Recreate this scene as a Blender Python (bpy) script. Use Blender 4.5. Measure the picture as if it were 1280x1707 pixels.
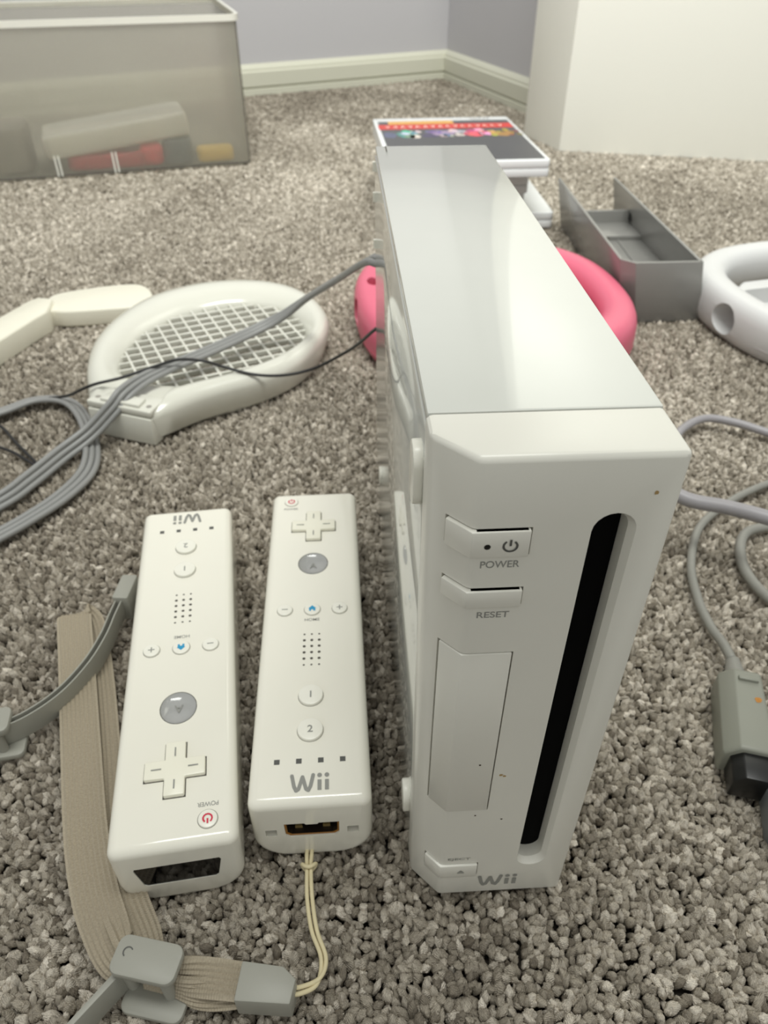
import bpy, bmesh, math, random
import numpy as np
from mathutils import Vector, Matrix

for o in list(bpy.data.objects):
    bpy.data.objects.remove(o)
random.seed(7)
rng = np.random.default_rng(7)
MM = 0.001
SC = bpy.context.scene
COL = SC.collection

# ------------------------------------------------------------------ camera
cam_d = bpy.data.cameras.new('camera')
cam = bpy.data.objects.new('camera', cam_d)
COL.objects.link(cam)
SC.camera = cam
CAM = Vector((-13.87, -99.96, 226.80)) * MM
yaw, pitch, roll = 0.0552, 0.6766, 0.0013
fw = Vector((math.sin(yaw) * math.cos(pitch), math.cos(yaw) * math.cos(pitch), -math.sin(pitch)))
rt = Vector((math.cos(yaw), -math.sin(yaw), 0))
dn = fw.cross(rt)
r2 = math.cos(roll) * rt + math.sin(roll) * dn
d2 = -math.sin(roll) * rt + math.cos(roll) * dn
M = Matrix((r2, -d2, -fw)).transposed().to_4x4()
M.translation = CAM
cam.matrix_world = M
cam_d.sensor_fit = 'VERTICAL'
cam_d.sensor_height = 36.0
cam_d.sensor_width = 27.0
cam_d.lens = 26.05
cam_d.clip_start = 0.01
cam_d.clip_end = 50
cam_d.dof.use_dof = True
cam_d.dof.focus_distance = 0.165
cam_d.dof.aperture_fstop = 28.0

# ------------------------------------------------------------------ light
world = bpy.data.worlds.new('room_daylight')
SC.world = world
world.use_nodes = True
bg = world.node_tree.nodes['Background']
bg.inputs['Color'].default_value = (0.985, 1.0, 0.965, 1)
bg.inputs['Strength'].default_value = 0.61


def area(name, loc, target, sx, sy, power, color):
    d = bpy.data.lights.new(name, 'AREA')
    d.shape = 'RECTANGLE'
    d.size, d.size_y = sx, sy
    d.energy = power
    d.color = color
    o = bpy.data.objects.new(name, d)
    COL.objects.link(o)
    o.location = loc
    o.rotation_euler = (Vector(target) - Vector(loc)).to_track_quat('-Z', 'Y').to_euler()
    return o


key = area('added_overhead_key', (0.04, 0.08, 1.45), (0.12, 1.3, 0.34), 0.8, 0.45, 17, (0.985, 1.0, 0.955))  # added unseen overhead panel, aimed to the back so the foreground stays darker
key.data.spread = math.radians(120)

vs = SC.view_settings
vs.view_transform = 'Standard'
vs.look = 'None'
vs.gamma = 1.0
vs.use_curve_mapping = False
vs.exposure = -0.03


# ------------------------------------------------------------------ materials
def lin(c):
    return tuple(((v / 255) / 12.92 if v / 255 <= 0.04045 else ((v / 255 + 0.055) / 1.055) ** 2.4) for v in c)


MATS = {}


def mat(name, rgb, rough=0.5, var=0.04, nscale=60, bump=0.0, bscale=400, spec=0.5, coat=0.0, metallic=0.0, trans=0.0, ior=1.5):
    """Procedural plastic: base colour mottled by a fine noise, optional relief."""
    if name in MATS:
        return MATS[name]
    m = bpy.data.materials.new(name)
    m.use_nodes = True
    nt = m.node_tree
    b = nt.nodes['Principled BSDF']
    c = lin(rgb)
    tc = nt.nodes.new('ShaderNodeTexCoord')
    n = nt.nodes.new('ShaderNodeTexNoise')
    n.inputs['Scale'].default_value = nscale
    n.inputs['Detail'].default_value = 4
    nt.links.new(tc.outputs['Object'], n.inputs['Vector'])
    mx = nt.nodes.new('ShaderNodeMix')
    mx.data_type = 'RGBA'
    mx.inputs['A'].default_value = (*[v * (1 - var) for v in c], 1)
    mx.inputs['B'].default_value = (*[min(1, v * (1 + var)) for v in c], 1)
    nt.links.new(n.outputs['Fac'], mx.inputs['Factor'])
    nt.links.new(mx.outputs['Result'], b.inputs['Base Color'])
    b.inputs['Roughness'].default_value = rough
    b.inputs['Specular IOR Level'].default_value = spec
    b.inputs['Coat Weight'].default_value = coat
    b.inputs['Coat Roughness'].default_value = 0.05
    b.inputs['Metallic'].default_value = metallic
    b.inputs['Transmission Weight'].default_value = trans
    b.inputs['IOR'].default_value = ior
    if bump > 0:
        n2 = nt.nodes.new('ShaderNodeTexNoise')
        n2.inputs['Scale'].default_value = bscale
        n2.inputs['Detail'].default_value = 3
        nt.links.new(tc.outputs['Object'], n2.inputs['Vector'])
        bp = nt.nodes.new('ShaderNodeBump')
        bp.inputs['Strength'].default_value = bump
        bp.inputs['Distance'].default_value = 0.001
        nt.links.new(n2.outputs['Fac'], bp.inputs['Height'])
        nt.links.new(bp.outputs['Normal'], b.inputs['Normal'])
    MATS[name] = m
    return m


WHITE = mat('console_gloss_white', (210, 211, 204), 0.09, 0.02, coat=0.5)
BEZEL = mat('console_satin_white', (224, 222, 212), 0.28, 0.03, bump=0.02, bscale=2500)
REMW = mat('remote_gloss_white', (234, 231, 218), 0.13, 0.015, coat=0.2)
BTNW = mat('button_white', (236, 234, 222), 0.3, 0.02)
DPADW = mat('dpad_white', (236, 233, 216), 0.3, 0.02)
PRINT = mat('grey_print', (142, 142, 136), 0.5, 0.05)
PRINTD = mat('dark_print', (84, 84, 80), 0.5, 0.05)
GAP = mat('dark_gap', (78, 74, 66), 0.7, 0.1)
BLACK = mat('black_plastic', (14, 14, 14), 0.35, 0.2)
IRBLK = mat('infrared_window', (6, 6, 6), 0.06, 0.2, spec=0.22)
RED = mat('red_print', (205, 40, 70), 0.45, 0.05)
BLUE = mat('blue_print', (40, 150, 195), 0.4, 0.05)
AGREY = mat('clear_grey_button', (164, 164, 162), 0.12, 0.04, coat=0.4)
GREYC = mat('cable_grey', (138, 138, 136), 0.42, 0.06)
GREYW = mat('cord_grey', (138, 137, 130), 0.42, 0.06)
LILAC = mat('power_cord_grey', (150, 147, 150), 0.42, 0.05)
BLKC = mat('cable_black', (32, 31, 31), 0.45, 0.1)
CLASP = mat('clasp_grey', (156, 155, 145), 0.45, 0.03, bump=0.03, bscale=3000)
PLUGG = mat('plug_grey', (136, 137, 126), 0.45, 0.04)
PLUGB = mat('plug_dark_grey', (104, 108, 110), 0.4, 0.05)
TRAY = mat('stand_grey', (140, 139, 135), 0.24, 0.04, metallic=0.15)
RACK = mat('racket_white', (212, 211, 200), 0.18, 0.02, coat=0.2)
CLUB = mat('club_ivory', (226, 222, 206), 0.35, 0.02)
PINK = mat('wheel_pink', (216, 104, 128), 0.38, 0.02)
WHEELW = mat('wheel_white', (208, 208, 207), 0.3, 0.015)
CASEW = mat('case_white', (234, 236, 236), 0.25, 0.02)
CABW = mat('cabinet_cream', (247, 246, 237), 0.4, 0.012, nscale=4)
WALL = mat('wall_paint', (176, 174, 176), 0.75, 0.01, nscale=6, bump=0.03, bscale=300)
SKIRT = mat('skirting_paint', (194, 193, 177), 0.4, 0.02, nscale=8)
BROWN = mat('port_brown', (150, 100, 30), 0.4, 0.2)
STAIN = mat('stain_brown', (168, 140, 92), 0.6, 0.2)
SPECK = mat('dirt_speck', (70, 58, 42), 0.7, 0.2)
GRIME = mat('grime_tan', (186, 170, 138), 0.7, 0.15, nscale=900)
CORDC = mat('strap_cord_cream', (214, 202, 164), 0.6, 0.08, nscale=500)


def frosted():
    m = bpy.data.materials.new('frosted_plastic')
    m.use_nodes = True
    nt = m.node_tree
    nt.nodes.remove(nt.nodes['Principled BSDF'])
    out = nt.nodes['Material Output']
    tc = nt.nodes.new('ShaderNodeTexCoord')
    n = nt.nodes.new('ShaderNodeTexNoise')
    n.inputs['Scale'].default_value = 14
    nt.links.new(tc.outputs['Object'], n.inputs['Vector'])
    rp = nt.nodes.new('ShaderNodeMix')
    rp.data_type = 'RGBA'
    rp.inputs['A'].default_value = (*lin((196, 193, 180)), 1)
    rp.inputs['B'].default_value = (*lin((206, 203, 191)), 1)
    nt.links.new(n.outputs['Fac'], rp.inputs['Factor'])
    gl = nt.nodes.new('ShaderNodeBsdfRefraction')
    gl.inputs['Roughness'].default_value = 0.27
    gl.inputs['IOR'].default_value = 1.06
    gl.inputs['Color'].default_value = (1, 0.995, 0.98, 1)
    df = nt.nodes.new('ShaderNodeBsdfDiffuse')
    tr = nt.nodes.new('ShaderNodeBsdfTranslucent')
    nt.links.new(rp.outputs['Result'], df.inputs['Color'])
    nt.links.new(rp.outputs['Result'], tr.inputs['Color'])
    m1 = nt.nodes.new('ShaderNodeMixShader')
    m1.inputs[0].default_value = 0.45
    nt.links.new(df.outputs[0], m1.inputs[1])
    nt.links.new(tr.outputs[0], m1.inputs[2])
    m2 = nt.nodes.new('ShaderNodeMixShader')
    m2.inputs[0].default_value = 0.68
    nt.links.new(m1.outputs[0], m2.inputs[1])
    nt.links.new(gl.outputs[0], m2.inputs[2])
    g2 = nt.nodes.new('ShaderNodeBsdfGlossy')
    g2.inputs['Roughness'].default_value = 0.25
    m3 = nt.nodes.new('ShaderNodeMixShader')
    m3.inputs[0].default_value = 0.05
    nt.links.new(m2.outputs[0], m3.inputs[1])
    nt.links.new(g2.outputs[0], m3.inputs[2])
    nt.links.new(m3.outputs[0], out.inputs['Surface'])
    return m


def webbing():
    m = bpy.data.materials.new('woven_webbing')
    m.use_nodes = True
    nt = m.node_tree
    b = nt.nodes['Principled BSDF']
    uv = nt.nodes.new('ShaderNodeUVMap')
    w = nt.nodes.new('ShaderNodeTexWave')
    w.wave_type = 'BANDS'
    w.bands_direction = 'Y'
    w.inputs['Scale'].default_value = 0.42
    w.inputs['Distortion'].default_value = 1.2
    w.inputs['Detail Scale'].default_value = 3
    n = nt.nodes.new('ShaderNodeTexNoise')
    n.inputs['Scale'].default_value = 1.6
    nt.links.new(uv.outputs['UV'], w.inputs['Vector'])
    nt.links.new(uv.outputs['UV'], n.inputs['Vector'])
    mx = nt.nodes.new('ShaderNodeMix')
    mx.data_type = 'RGBA'
    mx.inputs['A'].default_value = (*lin((148, 137, 118)), 1)
    mx.inputs['B'].default_value = (*lin((182, 171, 150)), 1)
    nt.links.new(n.outputs['Fac'], mx.inputs['Factor'])
    nt.links.new(mx.outputs['Result'], b.inputs['Base Color'])
    b.inputs['Roughness'].default_value = 0.8
    bp = nt.nodes.new('ShaderNodeBump')
    bp.inputs['Strength'].default_value = 0.35
    bp.inputs['Distance'].default_value = 0.0006
    nt.links.new(w.outputs['Fac'], bp.inputs['Height'])
    nt.links.new(bp.outputs['Normal'], b.inputs['Normal'])
    return m


FROST = frosted()
WEB = webbing()


# ------------------------------------------------------------------ mesh helpers (all lengths in mm)
def finish(name, bm, m, parent=None, smooth=None):
    for v in bm.verts:
        v.co *= MM
    bmesh.ops.recalc_face_normals(bm, faces=bm.faces[:])
    me = bpy.data.meshes.new(name)
    bm.to_mesh(me)
    bm.free()
    me.materials.append(m)
    o = bpy.data.objects.new(name, me)
    COL.objects.link(o)
    if parent:
        o.parent = parent
    if smooth is not None:
        me.polygons.foreach_set('use_smooth', [True] * len(me.polygons))
        if smooth < 180:
            me.set_sharp_from_angle(angle=math.radians(smooth))
    return o


def tag(o, label, cat=None, group=None, kind=None):
    o['label'] = label
    if cat:
        o['category'] = cat
    if group:
        o['group'] = group
    if kind:
        o['kind'] = kind
    return o


def thing(name, label, cat, loc=(0, 0, 0), rot=(0, 0, 0), group=None):
    o = bpy.data.objects.new(name, None)
    o.empty_display_size = 0.01
    COL.objects.link(o)
    o.location = Vector(loc) * MM
    o.rotation_mode = 'XYZ'
    o.rotation_euler = rot
    return tag(o, label, cat, group)


def prism(bm, poly, z0, z1, shear=(0, 0)):
    a = [bm.verts.new((x, y, z0)) for x, y in poly]
    b = [bm.verts.new((x + shear[0], y + shear[1], z1)) for x, y in poly]
    n = len(poly)
    bm.faces.new(a[::-1])
    bm.faces.new(b)
    for i in range(n):
        bm.faces.new((a[i], a[(i + 1) % n], b[(i + 1) % n], b[i]))
    return a + b


def box(bm, x0, x1, y0, y1, z0, z1):
    return prism(bm, [(x0, y0), (x1, y0), (x1, y1), (x0, y1)], z0, z1)


def bev(bm, r, seg=2, test=None, ang=20):
    bm.normal_update()
    es = []
    for e in bm.edges:
        if len(e.link_faces) == 2 and e.calc_face_angle(0) > math.radians(ang):
            if test is None or test(e):
                es.append(e)
    bmesh.ops.bevel(bm, geom=es, offset=r, segments=seg, affect='EDGES', profile=0.5, clamp_overlap=True)


def rrect(cx, cy, w, h, r, n=5):
    pts = []
    for sx, sy, a0 in ((1, 1, 0), (-1, 1, 90), (-1, -1, 180), (1, -1, 270)):
        for k in range(n + 1):
            a = math.radians(a0 + 90 * k / n)
            pts.append((cx + sx * (w / 2 - r) + r * math.cos(a), cy + sy * (h / 2 - r) + r * math.sin(a)))
    return pts


def circ(cx, cy, r, n=24, ry=None):
    ry = r if ry is None else ry
    return [(cx + r * math.cos(2 * math.pi * k / n), cy + ry * math.sin(2 * math.pi * k / n)) for k in range(n)]


def spline(pts, n=8, closed=False):
    P = [np.array(p, float) for p in pts]
    out = []
    N = len(P)
    rngk = range(N if closed else N - 1)
    for i in rngk:
        if closed:
            p0, p1, p2, p3 = P[(i - 1) % N], P[i], P[(i + 1) % N], P[(i + 2) % N]
        else:
            p1, p2 = P[i], P[i + 1]
            p0 = P[i - 1] if i else 2 * p1 - p2
            p3 = P[i + 2] if i + 2 < N else 2 * p2 - p1
        # centripetal-ish via uniform catmull-rom
        for k in range(n):
            t = k / n
            out.append(0.5 * ((2 * p1) + (-p0 + p2) * t + (2 * p0 - 5 * p1 + 4 * p2 - p3) * t * t + (-p0 + 3 * p1 - 3 * p2 + p3) * t ** 3))
    if not closed:
        out.append(P[-1])
    return out


def tube(bm, pts, r, seg=10, caps=True, flat=1.0, lat=None):
    """Sweep a circle (or an ellipse, flat<1) along the points."""
    pts = [np.array(p, float) for p in pts]
    N = len(pts)
    rings = []
    up = None
    for i, p in enumerate(pts):
        t = pts[min(i + 1, N - 1)] - pts[max(i - 1, 0)]
        t = t / (np.linalg.norm(t) + 1e-12)
        if lat is not None:
            s = np.array(lat, float)
            s = s - t * (s @ t)
        else:
            if up is None:
                up = np.array([0, 0, 1.0]) if abs(t[2]) < 0.9 else np.array([1.0, 0, 0])
            s = np.cross(t, up)
        s /= np.linalg.norm(s) + 1e-12
        u = np.cross(s, t)
        up = u
        rr = r[i] if hasattr(r, '__len__') else r
        rings.append([bm.verts.new(p + s * rr * math.cos(2 * math.pi * k / seg) + u * rr * flat * math.sin(2 * math.pi * k / seg)) for k in range(seg)])
    for a, b in zip(rings[:-1], rings[1:]):
        for k in range(seg):
            bm.faces.new((a[k], a[(k + 1) % seg], b[(k + 1) % seg], b[k]))
    if caps:
        bm.faces.new(rings[0][::-1])
        bm.faces.new(rings[-1])


def ribbon(name, cps, width, thick, m, parent=None, n=10, ribs=0, amp=0.26):
    """Flat band through control points (position, lateral direction); ribbed along its length, with uv."""
    P = spline([c[0] for c in cps], n)
    L = spline([c[1] for c in cps], n)
    K = max(2, ribs * 4)
    prof = []
    for k in range(K + 1):
        f = k / K
        h = thick / 2 + (amp * math.cos(2 * math.pi * ribs * f) if ribs else 0)
        e = min(1, min(f, 1 - f) * 8 + 0.35)
        prof.append((f - 0.5, h * e))
    ring = prof + [(f, -h) for f, h in prof[::-1]]
    bm = bmesh.new()
    uvl = bm.loops.layers.uv.new('UVMap')
    rings = []
    dist = 0
    ds = []
    for i, p in enumerate(P):
        t = P[min(i + 1, len(P) - 1)] - P[max(i - 1, 0)]
        t /= np.linalg.norm(t) + 1e-12
        s = L[i] - t * (L[i] @ t)
        s /= np.linalg.norm(s) + 1e-12
        u = np.cross(s, t)
        if i:
            dist += np.linalg.norm(p - P[i - 1])
        ds.append(dist)
        rings.append([bm.verts.new(p + s * a * width + u * h) for a, h in ring])
    R = len(ring)
    for i in range(len(rings) - 1):
        for k in range(R):
            f = bm.faces.new((rings[i][k], rings[i][(k + 1) % R], rings[i + 1][(k + 1) % R], rings[i + 1][k]))
            for lp, (kk, ii) in zip(f.loops, ((k, i), (k + 1, i), (k + 1, i + 1), (k, i + 1))):
                lp[uvl].uv = (ring[kk % R][0] * width, ds[ii])
    bm.faces.new(rings[0][::-1])
    bm.faces.new(rings[-1])
    return finish(name, bm, m, parent, 50)


def boolean(o, cutter_bm):
    """Cut a bmesh out of an object's mesh (cutter in mm) and drop the cutter."""
    for v in cutter_bm.verts:
        v.co *= MM
    bmesh.ops.recalc_face_normals(cutter_bm, faces=cutter_bm.faces[:])
    me = bpy.data.meshes.new('cut')
    cutter_bm.to_mesh(me)
    cutter_bm.free()
    c = bpy.data.objects.new('cut', me)
    COL.objects.link(c)
    par = o.parent
    o.parent = None
    md = o.modifiers.new('cut', 'BOOLEAN')
    md.operation = 'DIFFERENCE'
    md.object = c
    md.solver = 'EXACT'
    dg = bpy.context.evaluated_depsgraph_get()
    dg.update()
    ev = o.evaluated_get(dg)
    new = bpy.data.meshes.new_from_object(ev)
    o.modifiers.clear()
    old = o.data
    nm = old.name
    o.data = new
    bpy.data.meshes.remove(old)
    new.name = nm
    o.parent = par
    bpy.data.objects.remove(c)
    bpy.data.meshes.remove(me)
    new.polygons.foreach_set('use_smooth', [True] * len(new.polygons))
    new.set_sharp_from_angle(angle=math.radians(28))


def text_faces(s, width=None, height=None, bold=0.0):
    cu = bpy.data.curves.new('t', 'FONT')
    cu.body = s
    cu.size = 1.0
    cu.offset = bold
    ob = bpy.data.objects.new('t', cu)
    COL.objects.link(ob)
    dg = bpy.context.evaluated_depsgraph_get()
    dg.update()
    me = bpy.data.meshes.new_from_object(ob.evaluated_get(dg))
    V = np.array([v.co[:2] for v in me.vertices])
    F = [tuple(p.vertices) for p in me.polygons]
    bpy.data.objects.remove(ob)
    bpy.data.curves.remove(cu)
    bpy.data.meshes.remove(me)
    lo, hi = V.min(0), V.max(0)
    V = V - (lo + hi) / 2
    sx = width / (hi[0] - lo[0]) if width else None
    sy = height / (hi[1] - lo[1]) if height else None
    if sx is None:
        sx = sy
    if sy is None:
        sy = sx
    return V * np.array([sx, sy]), F


def decal(name, V, F, o, u, v, m, parent, lift=0.06):
    """Flat print: 2-D faces set on the plane (o,u,v), raised a hair."""
    o, u, v = (np.array(q, float) for q in (o, u, v))
    n = np.cross(u, v)
    n /= np.linalg.norm(n)
    bm = bmesh.new()
    stag = np.zeros(len(V))
    if len(F) > 1 and len(V) == sum(len(f) for f in F):
        for k, f in enumerate(F):
            stag[list(f)] = 0.004 * k
    vs_ = [bm.verts.new(o + n * (lift + stag[i]) + u * a + v * b) for i, (a, b) in enumerate(V)]
    for f in F:
        try:
            bm.faces.new([vs_[i] for i in f])
        except ValueError:
            pass
    return finish(name, bm, m, parent)


class Shape2D:
    def __init__(self):
        self.V, self.F = [], []

    def poly(self, pts):
        i = len(self.V)
        self.V += [tuple(p) for p in pts]
        self.F.append(tuple(range(i, i + len(pts))))

    def stroke(self, pts, w, cap=True):
        for (x0, y0), (x1, y1) in zip(pts[:-1], pts[1:]):
            dx, dy = x1 - x0, y1 - y0
            l = math.hypot(dx, dy) or 1
            px, py = -dy / l * w / 2, dx / l * w / 2
            self.poly([(x0 - px, y0 - py), (x1 - px, y1 - py), (x1 + px, y1 + py), (x0 + px, y0 + py)])
        if cap:
            for x, y in pts:
                self.poly(circ(x, y, w / 2, 12))

    def ring(self, cx, cy, r, w, a0=0, a1=360, n=28):
        P = [(math.radians(a0 + (a1 - a0) * k / n)) for k in range(n + 1)]
        for a, b in zip(P[:-1], P[1:]):
            self.poly([(cx + (r - w / 2) * math.cos(a), cy + (r - w / 2) * math.sin(a)), (cx + (r + w / 2) * math.cos(a), cy + (r + w / 2) * math.sin(a)),
                       (cx + (r + w / 2) * math.cos(b), cy + (r + w / 2) * math.sin(b)), (cx + (r - w / 2) * math.cos(b), cy + (r - w / 2) * math.sin(b))])

    def scaled(self, sx, sy):
        return np.array(self.V) * np.array([sx, sy]), self.F


def wii_logo(w, h):
    s = Shape2D()
    # letters in a 12 x 6 field centred on 0
    s.stroke([(-5.5, 2.5), (-4.75, -1.0), (-4.1, -2.35), (-3.4, -1.9), (-2.25, 2.0), (-1.1, -1.9), (-0.4, -2.35), (0.25, -1.0), (1.0, 2.5)], 1.15)
    for x in (2.95, 5.2):
        s.stroke([(x, -2.45), (x, 0.9)], 1.2, cap=False)
        s.poly(circ(x, 2.35, 0.72, 14))
    return s.scaled(w / 12.0, h / 6.0)


def power_icon(r, w):
    s = Shape2D()
    s.ring(0, 0, r, w, 125, 415)
    s.stroke([(0, r * 0.05), (0, r * 1.25)], w, cap=False)
    return np.array(s.V), s.F


# ------------------------------------------------------------------ the room
def struct(name, bm, m, label, parent=None):
    o = finish(name, bm, m, parent, 30)
    if parent is None:
        o['kind'] = 'structure'
        o['label'] = label
    return o


FLOORM = mat('carpet_backing', (58, 53, 46), 0.95, 0.25, nscale=500)
bm = bmesh.new()
box(bm, -1500, 1500, -900, 2100, -30, -8.0)
floor = struct('floor', bm, FLOORM, 'grey-beige carpet floor')

A = np.array([186.0, 1446.0])
dl = np.array([-349.0, -155.0])
dl /= np.linalg.norm(dl)
nl = np.array([-dl[1], dl[0]])            # towards the room
if nl[1] > 0:
    nl = -nl
dr = np.array([78.0, -285.0])
dr /= np.linalg.norm(dr)
nr = np.array([-dr[1], dr[0]])
if nr[0] > 0:
    nr = -nr


def wall(name, a, d, n, L0, L1, h, m, label):
    p, q = a + d * L0, a + d * L1
    b = bmesh.new()
    prism(b, [tuple(p), tuple(q), tuple(q - n * 90), tuple(p - n * 90)], -4, h)
    return struct(name, b, m, label)


wall('wall_back', A, dl, nl, -90, 1500, 2400, WALL, 'pale lilac-grey back wall')
wall('wall_right', A, dr, nr, 0.5, 385, 2400, WALL, 'pale lilac-grey side wall at the room corner')


def skirting(name, a, d, n, L0, L1, label, mitre):
    prof = [(0, -4), (11, -4), (11, 7.0), (7.0, 8.0), (7.0, 10.0), (10, 11), (10, 31), (7.0, 33.0), (7.0, 35.5), (4, 40), (0, 42)]
    b = bmesh.new()
    rows = []
    for L in (L0, L1):
        row = []
        for off, z in prof:
            s = L
            if L == L0 and mitre:
                s = L0 + off
            p = a + d * s + n * (off + 0.3)
            row.append(b.verts.new((p[0], p[1], z)))
        rows.append(row)
    N = len(prof)
    for k in range(N):
        b.faces.new((rows[0][k], rows[0][(k + 1) % N], rows[1][(k + 1) % N], rows[1][k]))
    b.faces.new(rows[0][::-1])
    b.faces.new(rows[1])
    return struct(name, b, SKIRT, label)


skirting('baseboard_back', A, dl, nl, 0, 1500, 'cream moulded skirting board along the back wall', True)
skirting('baseboard_right', A, dr, nr, 0, 385, 'cream moulded skirting board along the side wall', True)


# carpet pile: tufts instanced on a point set
def carpet():
    pts, scl = [], []
    bands = [(-330, 330, 2.25, 1.03), (330, 700, 2.65, 1.22), (700, 1460, 3.6, 1.6)]
    for y0, y1, sp, k in bands:
        ys = np.arange(y0, y1, sp * 0.88)
        for j, y in enumerate(ys):
            half = 300 + (y + 330) * 0.42
            xs = np.arange(-half - 20, half + 80, sp) + (sp / 2 if j % 2 else 0)
            P = np.stack([xs, np.full_like(xs, y)], 1)
            P += rng.uniform(-0.36, 0.36, P.shape) * sp
            pts.append(P)
            scl.append(np.full(len(xs), k))
    P = np.concatenate(pts)
    K = np.concatenate(scl)
    # inside the room only
    ok = ((P - A) @ nl > 11) & (((P - A) @ nr > 11) | (P[:, 1] < 960))
    P, K = P[ok], K[ok]
    N = len(P)
    # nap: brushed patches change the lie and height of the pile
    def field(P, s, seed):
        r = np.random.default_rng(seed)
        f = np.zeros(len(P))
        for q in range(7):
            a = r.uniform(0, 2 * math.pi)
            k = r.uniform(0.6, 1.6) * 2 * math.pi / s
            f += np.sin((P[:, 0] * math.cos(a) + P[:, 1] * math.sin(a)) * k + r.uniform(0, 6.28))
        return f / 2.6
    nap = field(P, 170, 3)
    co = np.zeros((N, 3), np.float32)
    co[:, 0], co[:, 1] = P[:, 0], P[:, 1]
    co[:, 2] = -3.9 + rng.normal(-0.2, 0.75, N).clip(-1.9, 1.1) + 0.35 * field(P, 60, 5)
    sx = K * rng.uniform(1.0, 1.75, N)
    scale = np.stack([sx, sx * rng.uniform(0.75, 1.0, N), K ** 0.3 * rng.uniform(2.4, 3.1, N)], 1)
    tilt = np.clip(0.38 * nap, -0.7, 0.7)
    rot = np.stack([tilt * 0.7 + rng.normal(0, 0.3, N), rng.normal(0, 0.3, N), rng.uniform(0, 6.28, N)], 1)
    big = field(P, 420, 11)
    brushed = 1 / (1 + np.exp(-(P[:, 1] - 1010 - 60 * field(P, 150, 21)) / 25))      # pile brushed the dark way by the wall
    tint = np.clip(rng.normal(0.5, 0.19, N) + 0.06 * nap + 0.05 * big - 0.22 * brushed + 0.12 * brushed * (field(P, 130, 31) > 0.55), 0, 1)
    me = bpy.data.meshes.new('carpet_pile')
    me.vertices.add(N)
    me.vertices.foreach_set('co', (co * MM).ravel())
    for nm, ty, data in (('tuft_scale', 'FLOAT_VECTOR', scale * MM), ('tuft_rot', 'FLOAT_VECTOR', rot)):
        at = me.attributes.new(nm, ty, 'POINT')
        at.data.foreach_set('vector', data.astype(np.float32).ravel())
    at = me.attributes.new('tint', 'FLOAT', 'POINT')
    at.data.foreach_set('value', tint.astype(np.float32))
    o = bpy.data.objects.new('carpet_pile', me)
    COL.objects.link(o)
    tag(o, 'short twisted grey-beige carpet pile covering the floor', 'carpet', kind='stuff')

    m = bpy.data.materials.new('carpet_yarn')
    m.use_nodes = True
    nt = m.node_tree
    b = nt.nodes['Principled BSDF']
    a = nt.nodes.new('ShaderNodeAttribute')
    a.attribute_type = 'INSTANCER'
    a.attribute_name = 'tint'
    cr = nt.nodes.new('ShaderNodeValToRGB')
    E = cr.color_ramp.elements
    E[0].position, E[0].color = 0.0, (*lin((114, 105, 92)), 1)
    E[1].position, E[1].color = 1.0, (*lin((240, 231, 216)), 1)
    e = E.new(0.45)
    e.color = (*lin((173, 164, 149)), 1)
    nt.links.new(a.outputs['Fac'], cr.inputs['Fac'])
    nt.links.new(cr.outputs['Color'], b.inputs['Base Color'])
    b.inputs['Roughness'].default_value = 0.8
    b.inputs['Specular IOR Level'].default_value = 0.25
    tc = nt.nodes.new('ShaderNodeTexCoord')
    mp = nt.nodes.new('ShaderNodeMapping')
    mp.inputs['Scale'].default_value = (5.0, 5.0, 1.6)
    w = nt.nodes.new('ShaderNodeTexNoise')
    w.inputs['Scale'].default_value = 1.0
    w.inputs['Detail'].default_value = 3
    nt.links.new(tc.outputs['Object'], mp.inputs['Vector'])
    nt.links.new(mp.outputs[0], w.inputs['Vector'])
    mr = nt.nodes.new('ShaderNodeMapRange')
    mr.inputs['From Min'].default_value = 0.3
    mr.inputs['From Max'].default_value = 0.7
    mr.inputs['To Min'].default_value = 0.62
    mr.inputs['To Max'].default_value = 1.18
    nt.links.new(w.outputs['Fac'], mr.inputs['Value'])
    wv = nt.nodes.new('ShaderNodeTexWave')
    wv.bands_direction = 'DIAGONAL'
    wv.inputs['Scale'].default_value = 1.6
    wv.inputs['Distortion'].default_value = 4.0
    wv.inputs['Detail'].default_value = 2.0
    nt.links.new(tc.outputs['Object'], wv.inputs['Vector'])
    bpn = nt.nodes.new('ShaderNodeBump')
    bpn.inputs['Strength'].default_value = 0.45
    bpn.inputs['Distance'].default_value = 0.0007
    nt.links.new(wv.outputs['Fac'], bpn.inputs['Height'])
    nt.links.new(bpn.outputs['Normal'], b.inputs['Normal'])
    b.inputs['Sheen Weight'].default_value = 0.0
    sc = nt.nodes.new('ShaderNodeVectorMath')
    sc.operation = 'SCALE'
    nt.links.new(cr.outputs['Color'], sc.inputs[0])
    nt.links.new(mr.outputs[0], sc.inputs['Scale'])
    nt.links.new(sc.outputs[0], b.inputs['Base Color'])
    me.materials.append(m)

    g = bpy.data.node_groups.new('tuft_instances', 'GeometryNodeTree')
    g.interface.new_socket('Geometry', in_out='INPUT', socket_type='NodeSocketGeometry')
    g.interface.new_socket('Geometry', in_out='OUTPUT', socket_type='NodeSocketGeometry')
    nd = g.nodes
    gi, go = nd.new('NodeGroupInput'), nd.new('NodeGroupOutput')
    m2p = nd.new('GeometryNodeMeshToPoints')
    ico = nd.new('GeometryNodeMeshIcoSphere')
    ico.inputs['Radius'].default_value = 1.0
    ico.inputs['Subdivisions'].default_value = 3
    sp = nd.new('GeometryNodeSetPosition')
    pos = nd.new('GeometryNodeInputPosition')
    ns = nd.new('ShaderNodeTexNoise')
    ns.inputs['Scale'].default_value = 1.7
    ns.inputs['Detail'].default_value = 1
    ns.inputs['Roughness'].default_value = 0.6
    sub = nd.new('ShaderNodeVectorMath')
    sub.operation = 'SUBTRACT'
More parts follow.
